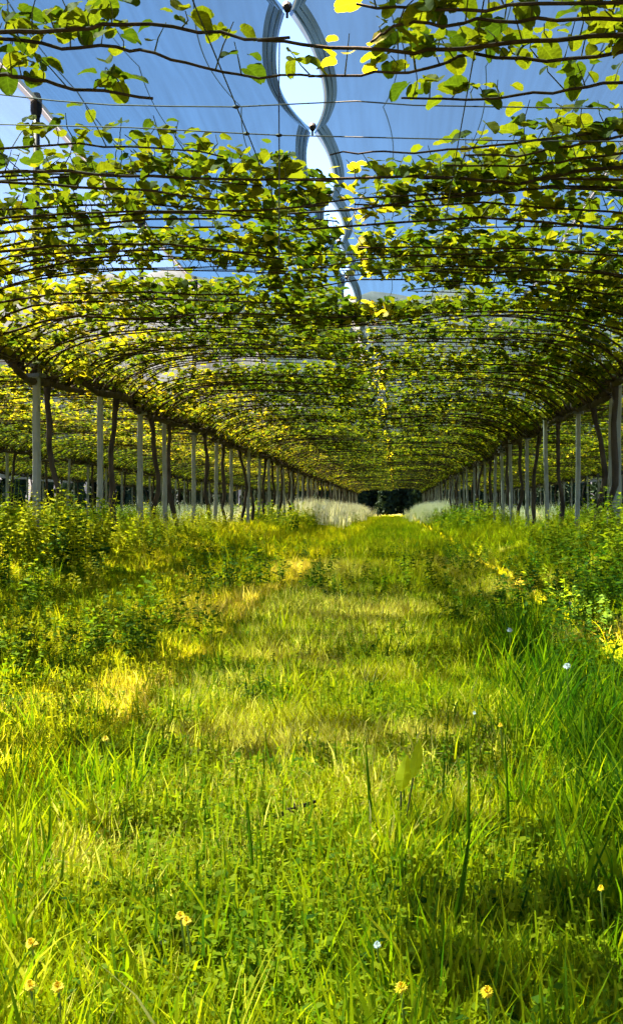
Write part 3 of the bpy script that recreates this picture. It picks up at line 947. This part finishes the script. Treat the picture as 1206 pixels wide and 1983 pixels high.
protos = bpy.data.collections.new('ground_cover_sources')
def proto(coll, name, V, Fc, mat):
    me = mesh_np(name, V, Fc, mat)
    nb = 8 if len(V) % 8 == 0 else 4
    va = np.repeat(np.random.default_rng(len(V)).normal(0, 0.15, len(V) // nb + 1), nb)[:len(V)]
    at_ = me.attributes.new('vary', 'FLOAT', 'POINT'); at_.data.foreach_set('value', va.astype(np.float32))
    o = bpy.data.objects.new(name, me); coll.objects.link(o)
    return o
def scatter(name, coll, pts, yaw, scale, idx, tint, label, cat, tilt=0.0):
    n = len(pts)
    me = bpy.data.meshes.new(name)
    me.vertices.add(n); me.vertices.foreach_set('co', np.asarray(pts, np.float32).ravel())
    rot = np.stack([rng.normal(0, tilt, n), rng.normal(0, tilt, n), yaw], 1) if tilt else np.stack([0 * yaw, 0 * yaw, yaw], 1)
    a = me.attributes.new('rot', 'FLOAT_VECTOR', 'POINT'); a.data.foreach_set('vector', rot.astype(np.float32).ravel())
    sc = np.asarray(scale, np.float32)
    if sc.ndim == 1: sc = np.repeat(sc[:, None], 3, 1)
    a = me.attributes.new('scl', 'FLOAT_VECTOR', 'POINT'); a.data.foreach_set('vector', sc.astype(np.float32).ravel())
    a = me.attributes.new('pick', 'INT', 'POINT'); a.data.foreach_set('value', idx.astype(np.int32))
    a = me.attributes.new('tint', 'FLOAT', 'POINT'); a.data.foreach_set('value', tint.astype(np.float32))
    o = link(name, me)
    tag(o, label, cat, kind='stuff')
    ng = bpy.data.node_groups.new(name + '_scatter', 'GeometryNodeTree')
    ng.interface.new_socket('Geometry', in_out='INPUT', socket_type='NodeSocketGeometry')
    ng.interface.new_socket('Geometry', in_out='OUTPUT', socket_type='NodeSocketGeometry')
    gi = ng.nodes.new('NodeGroupInput'); go = ng.nodes.new('NodeGroupOutput')
    ip = ng.nodes.new('GeometryNodeInstanceOnPoints')
    ci_ = ng.nodes.new('GeometryNodeCollectionInfo')
    ci_.inputs['Collection'].default_value = coll
    ci_.inputs['Separate Children'].default_value = True
    ci_.inputs['Reset Children'].default_value = True
    def na(nm, ty):
        q = ng.nodes.new('GeometryNodeInputNamedAttribute'); q.data_type = ty; q.inputs['Name'].default_value = nm
        return q.outputs['Attribute']
    er = ng.nodes.new('FunctionNodeEulerToRotation')
    ng.links.new(na('rot', 'FLOAT_VECTOR'), er.inputs[0])
    ng.links.new(gi.outputs[0], ip.inputs['Points'])
    ng.links.new(ci_.outputs[0], ip.inputs['Instance'])
    ip.inputs['Pick Instance'].default_value = True
    ng.links.new(na('pick', 'INT'), ip.inputs['Instance Index'])
    ng.links.new(er.outputs[0], ip.inputs['Rotation'])
    ng.links.new(na('scl', 'FLOAT_VECTOR'), ip.inputs['Scale'])
    ng.links.new(ip.outputs[0], go.inputs[0])
    md = o.modifiers.new('scatter', 'NODES'); md.node_group = ng
    return o

# --- where the turf is dry, thick and shade-tinted, or tall
SPOTS = [(-.55, 7.2, .8, 1.9), (-.72, 4.4, .36, .7), (-.40, 2.2, .28, .36), (-.3, 5.3, .5, .9), (-.45, 3.2, .25, .5), (.62, 14, .35, 5),
         (.85, 9, .3, 1.2), (0.0, 3.2, .3, .5), (-.7, 11.5, .5, 2.0), (.95, 5.2, .25, .4)]
def dry(x, y):
    d = np.zeros_like(x)
    for a, b, p, q in SPOTS:
        d = np.maximum(d, np.exp(-((x - a) / p) ** 2 - ((y - b) / q) ** 2))
    n = vnoise(x * 1.8, y * 1.2, 61) * 0.6 + vnoise(x * 5, y * 4, 62) * 0.4
    return np.clip(d * (0.75 + 0.9 * n) + 0.30 * (n - 0.45), 0, 1)
def area(n, ylo, yhi, wl, wr, power=1.0):
    """points in a wedge that follows the view, with side margins"""
    y = ylo + (yhi - ylo) * rng.uniform(0, 1, n) ** power
    xl = -765 / F * y - wl; xr_ = 441 / F * y + wr
    x = xl + (xr_ - xl) * rng.uniform(0, 1, n)
    return x, y

gc = bpy.data.collections.new('grass_sources')
for k in range(5):
    V, Fc = patch(500 + k, 8, 0.13, 26, 0.05, 0.035, 0.105, 0.0052, 0.6, 0.7)
    proto(gc, 'a_grass_%d' % k, V, Fc, M['grass'])
for k in range(3):    # tall upright tufts
    V, Fc = blades(np.random.default_rng(520 + k), 18, 0.045, 0.10, 0.25, 0.0076, 0.25, 0.5, 4)
    proto(gc, 'b_tall_%d' % k, V, Fc, M['grass'])
for k in range(3):    # matted, lying straw
    V, Fc = patch(540 + k, 8, 0.13, 26, 0.07, 0.045, 0.11, 0.0036, 1.0, 0.6)
    proto(gc, 'c_straw_%d' % k, V, Fc, M['grass'])
for k in range(3):    # broader far patches
    V, Fc = blades(np.random.default_rng(560 + k), 60, 0.24, 0.07, 0.20, 0.012, 0.5, 0.5, 2)
    proto(gc, 'd_patch_%d' % k, V, Fc, M['grass'])
def ov(r, n, hlo, hhi, nl, ls, spread):
    """little broad-leaved herbs: stems with ovate leaves"""
    V = []; Fc = []
    quad = np.array([[0, 0, 0], [-.32, .45, .06], [0, 1, -.08], [.32, .45, .06]])
    for i in range(n):
        a = r.uniform(0, 6.28); q = spread * math.sqrt(r.uniform())
        b = np.array([q * math.cos(a), q * math.sin(a), 0.0]); h = r.uniform(hlo, hhi)
        ln = r.normal(0, 0.16, 2)
        tip = b + np.array([ln[0] * h, ln[1] * h, h])
        s0 = len(V); sd_ = np.array([math.cos(a + 1.5), math.sin(a + 1.5), 0]) * 0.0028
        V += [b - sd_, b + sd_, tip + sd_ * .4, tip - sd_ * .4]; Fc.append((s0, s0 + 1, s0 + 2, s0 + 3))
        for j in range(nl):
            t = 0.15 + 0.85 * (j + r.uniform(0, .6)) / nl
            p = b + (tip - b) * t
            aa = r.uniform(0, 6.28); sz = ls * r.uniform(.6, 1.25) * (1.1 - 0.5 * t)
            fw = np.array([[math.cos(aa), math.sin(aa), r.uniform(-.3, .5)]])
            Rm = frames(fw, np.array([[r.normal(0, .3), r.normal(0, .3), 1.0]]))[0]
            s0 = len(V)
            V += list(p + (quad * sz) @ Rm.T)
            Fc += [(s0, s0 + 1, s0 + 2, s0 + 3)]
    return np.array(V), np.array(Fc)
hc = bpy.data.collections.new('weed_sources')
for k in range(4):    # knee-high leafy weeds
    V, Fc = ov(np.random.default_rng(600 + k), 9, 0.30, 0.62, 15, 0.070, 0.13)
    proto(hc, 'a_weed_%d' % k, V, Fc, M['weed'])
for k in range(4):    # low clover-like herbs
    V, Fc = ov(np.random.default_rng(620 + k), 16, 0.02, 0.09, 5, 0.019, 0.08)
    proto(hc, 'b_herb_%d' % k, V, Fc, M['weed'])
for k in range(3):    # far weeds: fewer, broader leaves
    V, Fc = ov(np.random.default_rng(640 + k), 9, 0.25, 0.55, 8, 0.11, 0.22)
    proto(hc, 'c_farweed_%d' % k, V, Fc, M['weed'])
pc = bpy.data.collections.new('pale_grass_sources')
for k in range(3):
    V, Fc = blades(np.random.default_rng(660 + k), 70, 0.34, 0.28, 0.62, 0.012, 0.2, 0.3, 3)
    proto(pc, 'a_pale_%d' % k, V, Fc, M['pale_grass'])

PX, PY, SC, ID, TI = [], [], [], [], []
def put(x, y, s, i, t):
    PX.append(x); PY.append(y); SC.append(s); ID.append(i); TI.append(t)
def lush_shade(x, y):      # thicker growth in right foreground and wheel track; darker tint paints in shade
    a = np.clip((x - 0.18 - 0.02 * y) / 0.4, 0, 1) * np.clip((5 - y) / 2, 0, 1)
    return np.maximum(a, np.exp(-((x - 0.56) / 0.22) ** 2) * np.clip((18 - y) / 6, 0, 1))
# near turf
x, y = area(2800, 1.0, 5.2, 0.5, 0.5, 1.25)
d = dry(x, y); lu = lush_shade(x, y)
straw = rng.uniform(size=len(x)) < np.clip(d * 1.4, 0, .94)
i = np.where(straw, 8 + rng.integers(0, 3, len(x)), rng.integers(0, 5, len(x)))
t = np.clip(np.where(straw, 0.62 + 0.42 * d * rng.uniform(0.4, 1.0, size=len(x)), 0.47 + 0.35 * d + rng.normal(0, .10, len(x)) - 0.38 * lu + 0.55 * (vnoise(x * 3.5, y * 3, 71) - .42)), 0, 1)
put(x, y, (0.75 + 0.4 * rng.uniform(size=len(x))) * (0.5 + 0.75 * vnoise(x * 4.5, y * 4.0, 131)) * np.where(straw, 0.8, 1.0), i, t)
# tall tufts in the foreground
x, y = area(2200, 1.2, 6.0, 0.5, 0.5, 1.1)
k_ = rng.uniform(size=len(x)) < np.clip(0.55 * vnoise(x * 2.2, y * 1.7, 81) + 0.8 * lush_shade(x, y) - 0.8 * dry(x, y) + np.where((x < -0.5) & (y < 2.9), .6, 0) - 0.1, 0, 1)
x, y = x[k_], y[k_]
put(x, y, (0.55 + 0.45 * rng.uniform(size=len(x))) * (1 + 0.45 * lush_shade(x, y)), 5 + rng.integers(0, 3, len(x)), np.clip(0.36 + rng.normal(0, .12, len(x)) - 0.34 * lush_shade(x, y), 0, 1))
# middle distance
x, y = area(8500, 5.0, 16.0, 1.2, 1.2, 1.0)
d = dry(x, y)
straw = rng.uniform(size=len(x)) < np.clip(d * 1.4, 0, .94)
i = np.where(straw, 8 + rng.integers(0, 3, len(x)), np.where(rng.uniform(size=len(x)) < .05, 5 + rng.integers(0, 3, len(x)), rng.integers(0, 5, len(x))))
t = np.clip(np.where(straw, 0.62 + 0.42 * d * rng.uniform(0.4, 1.0, size=len(x)), 0.46 + 0.3 * d + rng.normal(0, .12, len(x)) - 0.42 * lush_shade(x, y) + 0.6 * (vnoise(x * 2.2, y * 1.3, 91) - .5)), 0, 1)
put(x, y, (0.75 + 0.35 * rng.uniform(size=len(x))) * (0.75 + 0.7 * vnoise(x * 1.3, y, 93)), i, t)
# far turf
x, y = area(14000, 15.0, 96.0, 2.5, 3.0, 1.5)
t = np.clip(0.50 + rng.normal(0, .10, len(x)) + 0.4 * (vnoise(x * .8, y * .4, 95) - .5), 0, 1)
put(x, y, 0.75 + 0.5 * rng.uniform(size=len(x)), 11 + rng.integers(0, 3, len(x)), t)
X = np.concatenate(PX); Y = np.concatenate(PY); S = np.concatenate(SC); I = np.concatenate(ID); T = np.concatenate(TI)
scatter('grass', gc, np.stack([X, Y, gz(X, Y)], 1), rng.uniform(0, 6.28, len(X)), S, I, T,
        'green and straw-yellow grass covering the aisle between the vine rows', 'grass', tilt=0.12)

# weeds: tall along the rows, low herbs in the turf
PX, PY, SC, ID, TI = [], [], [], [], []
for xr_, y0, y1, n in ((ROW_L, 7.5, 26, 110), (ROW_R, 8.0, 26, 70)):
    y = rng.uniform(y0, y1, n); x = xr_ + rng.normal(0, 0.32, n) + (0.1 if xr_ < 0 else -0.15)
    put(x, y, (0.3 + 0.55 * rng.uniform(size=n)) * np.clip((1.15 if xr_ < 0 else 1.25) - (0.055 if xr_ < 0 else .09) * (y - 8.5), .42, 1.3), rng.integers(0, 4, n), np.clip(rng.normal(.85, .25, n), 0, 1))
for (wx, y0, y1, n, sc_) in ((ROW_L + .15, 7.6, 10.8, 34, .95), (ROW_L + .1, 10.5, 20, 75, .72), (ROW_R - .2, 9.0, 11.5, 16, .85), (ROW_R - .05, 11.5, 22, 60, .62)):
    x = wx + rng.normal(0, .22, n); y = rng.uniform(y0, y1, n)
    put(x, y, sc_ * (.65 + .5 * rng.uniform(size=n)), rng.integers(0, 4, n), np.clip(rng.normal(.85, .2, n), 0, 1))
for (wx, wy, wr, wd_, n) in ((-1.95, 6.2, .35, .6, 7), (-1.3, 5.2, .2, .5, 16), (-1.5, 11.0, .5, 2.0, 14), (.75, 11.5, .2, 3.0, 40), (1.0, 5.6, .25, .8, 30)):
    x = wx + rng.normal(0, wr, n); y = wy + rng.normal(0, wd_, n)
    put(x, y, .35 + .35 * rng.uniform(size=n), rng.integers(0, 4, n), np.clip(rng.normal(.16, .15, n), 0, 1))
x, y = area(420, 5.5, 15.0, 1.0, 0.8)
k_ = rng.uniform(size=len(x)) < np.clip(1.5 * vnoise(x * 1.4, y * .7, 111) - .55, 0, 1) * np.where(x < -.9, 1.0, 0.45)
x, y = x[k_], y[k_]
put(x, y, .42 + .3 * rng.uniform(size=len(x)), rng.integers(0, 4, len(x)), np.clip(rng.normal(.38, .22, len(x)), 0, 1))
x, y = area(12000, 1.1, 11.0, .5, .5, 1.2)
k_ = rng.uniform(size=len(x)) < np.clip(1.6 * vnoise(x * 3, y * 2.4, 121) - .3, 0, 1)
x, y = x[k_], y[k_]
put(x, y, .7 + .7 * rng.uniform(size=len(x)), 4 + rng.integers(0, 4, len(x)), np.clip(rng.normal(.72, .25, len(x)) - .5 * lush_shade(x, y), 0, 1))
for xr_ in (ROW_L, ROW_R, ROW_L - SP, ROW_L - 2 * SP, ROW_R + SP):
    n = 420
    y = rng.uniform(14 if abs(xr_) > 4 else 24, END, n); x = xr_ + rng.normal(0, .45, n)
    put(x, y, .7 + .5 * rng.uniform(size=n), 8 + rng.integers(0, 3, n), np.clip(rng.normal(.6, .25, n), 0, 1))
X = np.concatenate(PX); Y = np.concatenate(PY); S = np.concatenate(SC); I = np.concatenate(ID); T = np.concatenate(TI)
scatter('weeds', hc, np.stack([X, Y, gz(X, Y)], 1), rng.uniform(0, 6.28, len(X)), S, I, T,
        'leafy green weeds crowding the feet of the vine rows', 'weeds', tilt=0.1)

# pale dry seeding grass along the rows far down the aisle
PX, PY, SC, ID, TI = [], [], [], [], []
for xr_, y0, y1, n, sp in ((ROW_L + 0.1, 34, 88, 420, .35), (ROW_R - .1, 42, 88, 300, .35), (ROW_L - SP * .5, 36, 90, 420, 1.2), (ROW_L - SP * 1.6, 50, 92, 400, 2.0), (ROW_R + SP * .5, 46, 90, 350, 1.4)):
    y = rng.uniform(y0, y1, n); x = xr_ + rng.normal(0, sp, n)
    put(x, y, .95 + .5 * rng.uniform(size=n), rng.integers(0, 3, n), np.clip(rng.normal(.85, .25, n), 0, 1))
X = np.concatenate(PX); Y = np.concatenate(PY); S = np.concatenate(SC); I = np.concatenate(ID); T = np.concatenate(TI)
scatter('pale_seeding_grass', pc, np.stack([X, Y, gz(X, Y)], 1), rng.uniform(0, 6.28, len(X)), S, I, T,
        'pale whitish seeding grass along the distant vine rows', 'grass')

# ------------------------------------------------------------------ single plants
def weed_plant(name, loc, seed, n, hlo, hhi, nl, ls, spread, tint, label, cat='weed'):
    r = np.random.default_rng(seed)
    V, Fc = ov(r, n, hlo, hhi, nl, ls, spread)
    e = bpy.data.objects.new(name, None); COL.objects.link(e)
    e.location = (loc[0], loc[1], float(gz(*loc)))
    nst = nl + 1
    F2 = Fc.reshape(n, nst, 4)
    for part, sel in (('stems', F2[:, 0]), ('foliage', F2[:, 1:].reshape(-1, 4))):
        u, inv = np.unique(sel, return_inverse=True)
        me = mesh_np(part, V[u], inv.reshape(-1, 4), M['weed_single'], tint=np.clip(np.full(len(u), tint) + np.repeat(r.normal(0, .12, len(u) // 4), 4), 0, 1))
        link(part, me, e)['kind'] = 'stuff'
    tag(e, label, cat)
def xd(px, py, z=0.0):
    d = (CAM_Z - z) * F / (py - VPY)
    return ((px - VPX) * d / F, d)
weed_plant('leafy_weed', (-2.35, 8.7), 901, 22, .3, .58, 18, .07, .28, 0.15, 'dark green leafy weed bush at the foot of the nearest left vine')
weed_plant('leafy_weed', (-2.05, 7.7), 902, 26, .15, .30, 14, .04, .22, 0.95, 'rounded yellow-green weed clump in front of the dark leafy bush')
weed_plant('leafy_weed', (-2.85, 8.2), 903, 18, .28, .52, 16, .06, .3, 0.8, 'tall bright green weed at the left edge below the nearest post')
weed_plant('leafy_weed', (1.75, 9.3), 904, 24, .38, .68, 18, .065, .3, 0.7, 'tall leafy weed bush in front of the nearest right post')
weed_plant('leafy_weed', (1.38, 8.2), 905, 20, .3, .55, 16, .06, .26, 0.6, 'leafy green weed at the right edge, in front of the tall bush')
weed_plant('leafy_weed', (1.15, 6.4), 906, 20, .2, .42, 14, .06, .22, 0.2, 'low dark green weed clump by the right edge beside white flowers')
weed_plant('leafy_weed', (-1.2, 9.0), 907, 30, .2, .42, 12, .055, .4, 0.22, 'low dark green weed patch left of the dry yellow turf')

def dandelion(px, py, lab, size=0.03, d=None, h=0.12, mat='petal'):
    size *= 0.55; h *= 0.85
    x, dd = xd(px, py, h) if d is None else ((px - VPX) * d / F, d)
    e = bpy.data.objects.new('dandelion', None); COL.objects.link(e)
    z0 = float(gz(x, dd)); top = CAM_Z - (py - VPY) * dd / F
    e.location = (x, dd, z0)
    hh = max(top - z0, 0.03)
    stk = MB().tube([(0, 0.01, -0.01), (0.006, 0.004, hh * .5), (0, 0, hh)], 0.0015, 5).build('stalk', M['flower_stalk'], e)
    r = np.random.default_rng(int(px + py))
    V = []; Fc = []
    for ring in range(3):
        npet = 16 - 4 * ring
        for k in range(npet):
            a = 2 * math.pi * k / npet + ring * .2 + r.normal(0, .06)
            l = size * .5 * (1 - .25 * ring) * r.uniform(.85, 1.1); up = (.10 + .35 * ring) * l * 1.6
            dr = np.array([math.cos(a), math.sin(a), 0]); sd_ = np.array([-math.sin(a), math.cos(a), 0]) * size * .075
            b = np.array([0, 0, .002 * ring]); s0 = len(V)
            V += [b - sd_ * .4, b + dr * l * .6 - sd_ + np.array([0, 0, up]), b + dr * l + np.array([0, 0, up * .9]), b + dr * l * .6 + sd_ + np.array([0, 0, up]), b + sd_ * .4]
            Fc.append((s0, s0 + 1, s0 + 2, s0 + 3, s0 + 4))
    fh = link('flower_head', mesh_np('flower_head', V, Fc, M[mat]), e, (0, 0, hh)); fh.rotation_euler = (0.5, 0, 0)
    tag(e, lab, 'flower', 'yellow flowers in the grass' if mat == 'petal' else 'white flowers in the grass')
Y_ = 'yellow dandelion '
dandelion(62, 1830, Y_ + 'at the lower left, highest of three there', .032)
dandelion(60, 1912, Y_ + 'in the bottom left corner, left of a pair', .030)
dandelion(113, 1914, Y_ + 'in the bottom left corner, right of a pair', .030)
dandelion(350, 1776, Y_ + 'left of centre, upper of two touching blooms', .028)
dandelion(362, 1786, Y_ + 'left of centre, lower of two touching blooms', .026)
dandelion(776, 1916, Y_ + 'single round bloom near the bottom, right of centre', .030)
dandelion(942, 1924, Y_ + 'near the bottom, below the long dark stalk', .030)
dandelion(968, 1406, Y_ + 'small bloom on a dark stalk in the right half', .026, d=2.9)
dandelion(205, 1432, Y_ + 'small bloom at the left of the middle turf', .032)
dandelion(1162, 1722, Y_ + 'tiny bloom in the shaded grass at the right', .02)
W_ = 'white flower '
dandelion(1097, 1292, W_ + 'in the shaded grass by the right edge, largest one', .05, mat='white_petal', h=.2)
dandelion(986, 1222, W_ + 'in the shaded strip right of centre', .045, mat='white_petal', h=.2)
dandelion(1102, 1170, W_ + 'highest one, beside the weed clump at right', .05, mat='white_petal', h=.25)
dandelion(312, 1824, 'white seed head low in the grass at lower left', .03, mat='white_petal', h=.06)
dandelion(730, 1832, 'white seed head right of centre near the bottom', .02, mat='white_petal', h=.1)
dandelion(918, 1382, 'tiny white flower right of centre in the shaded strip', .02, mat='white_petal', h=.1)

def big_leaf_plant(specs, loc_d, label):
    x0 = (specs[0][0] - VPX) * loc_d / F
    e = bpy.data.objects.new('broadleaf_plant', None); COL.objects.link(e)
    z0 = float(gz(x0, loc_d)); e.location = (x0, loc_d, z0)
    for px, py0, py1, wd in specs:
        a = P(px, py1, loc_d) - np.array([x0, loc_d, z0]); b = P(px + 12, py0, loc_d + .045) - np.array([x0, loc_d, z0])
        n = 7; V = []; Fc = []
        for k in range(n):
            t = k / (n - 1); c = a + (b - a) * t + np.array([0, -.012 * math.sin(t * 3.1), 0])
            ww = wd * math.sin(max(t, .04) ** .8 * 3.05) * .5
            V += [c + np.array([-ww, .004, 0]), c + np.array([0, -.003, 0]), c + np.array([ww, .004, 0])]
        for k in range(n - 1):
            for q in (0, 1): Fc.append((3 * k + q, 3 * k + q + 1, 3 * k + q + 4, 3 * k + q + 3))
        link('leaf', mesh_np('leaf', V, Fc, M['oval_leaf'], tint=np.full(len(V), .98)), e)
        MB().tube([(a[0], a[1] + .01, -0.02), a * .5 + np.array([0, 0, -.01]), a], .002, 5).build('leaf_stalk', M['shoot'], e)
    tag(e, label, 'plant')
big_leaf_plant([(776, 1462, 1532, .034), (800, 1432, 1506, .026)], 2.4, 'plant with two bright yellow-green oval leaves right of centre')
big_leaf_plant([(1158, 1630, 1682, .026)], 1.95, 'plant with one yellow-green oval leaf in the shaded right corner')

def stalk(pix, d, wd, label, tint=0.05):
    pts = [P(a, b, d) for a, b in pix]
    V = []; Fc = []; n = len(pts)
    x0, y0 = pts[0][0], pts[0][1]; z0 = float(gz(x0, y0))
    pts = [np.array([x0, y0, z0 - .02])] + pts if pts[0][2] > z0 else pts
    n = len(pts)
    for k, p in enumerate(pts):
        ww = wd * .5 * (1 - (k / (n - 1)) ** 2.5) + .0006
        V += [p + np.array([-ww, .001, 0]), p + np.array([0, .004, 0]), p + np.array([ww, 0, 0])]
    for k in range(n - 1):
        for q in (0, 1): Fc.append((3 * k + q, 3 * k + q + 1, 3 * k + q + 4, 3 * k + q + 3))
    o = link('grass_stalk', mesh_np('grass_stalk', V, Fc, M['grass_single'], tint=np.full(len(V), tint)))
    tag(o, label, 'grass stalk')
stalk([(873, 1880), (876, 1830), (885, 1760), (897, 1700), (905, 1640), (912, 1600)], 1.75, .0085, 'long dark curved grass stalk standing in the right foreground')
stalk([(905, 1640), (907, 1560), (908, 1480), (904, 1420)], 2.1, .006, 'tall dark upright grass stalk above the curved one')
stalk([(985, 1660), (983, 1560), (978, 1450), (976, 1412)], 2.2, .004, 'thin dark stalk carrying a small yellow bloom')
stalk([(490, 1700), (486, 1640), (481, 1580), (478, 1550)], 2.0, .005, 'thin dark grass stalk left of centre, left of a pair')
stalk([(512, 1720), (506, 1660), (502, 1610)], 1.95, .004, 'thin dark grass stalk left of centre, right of a pair')
stalk([(716, 1560), (712, 1500), (708, 1430)], 2.3, .006, 'dark upright grass stalk left of the yellow oval leaves')
# twig lying in the turf
a, b = P(520, 1590, 2.35), P(610, 1552, 2.45)
tw = MB().tube([a, a * .6 + b * .4 + np.array([0, 0, .004]), b], [.003, .005, .0035], 6).tube([a * .5 + b * .5, a * .45 + b * .55 + np.array([.0, .03, .015])], [.003, .0015], 5)
tag(tw.build('twig', M['stick']), 'short dark twig lying in the grass at the centre', 'twig')
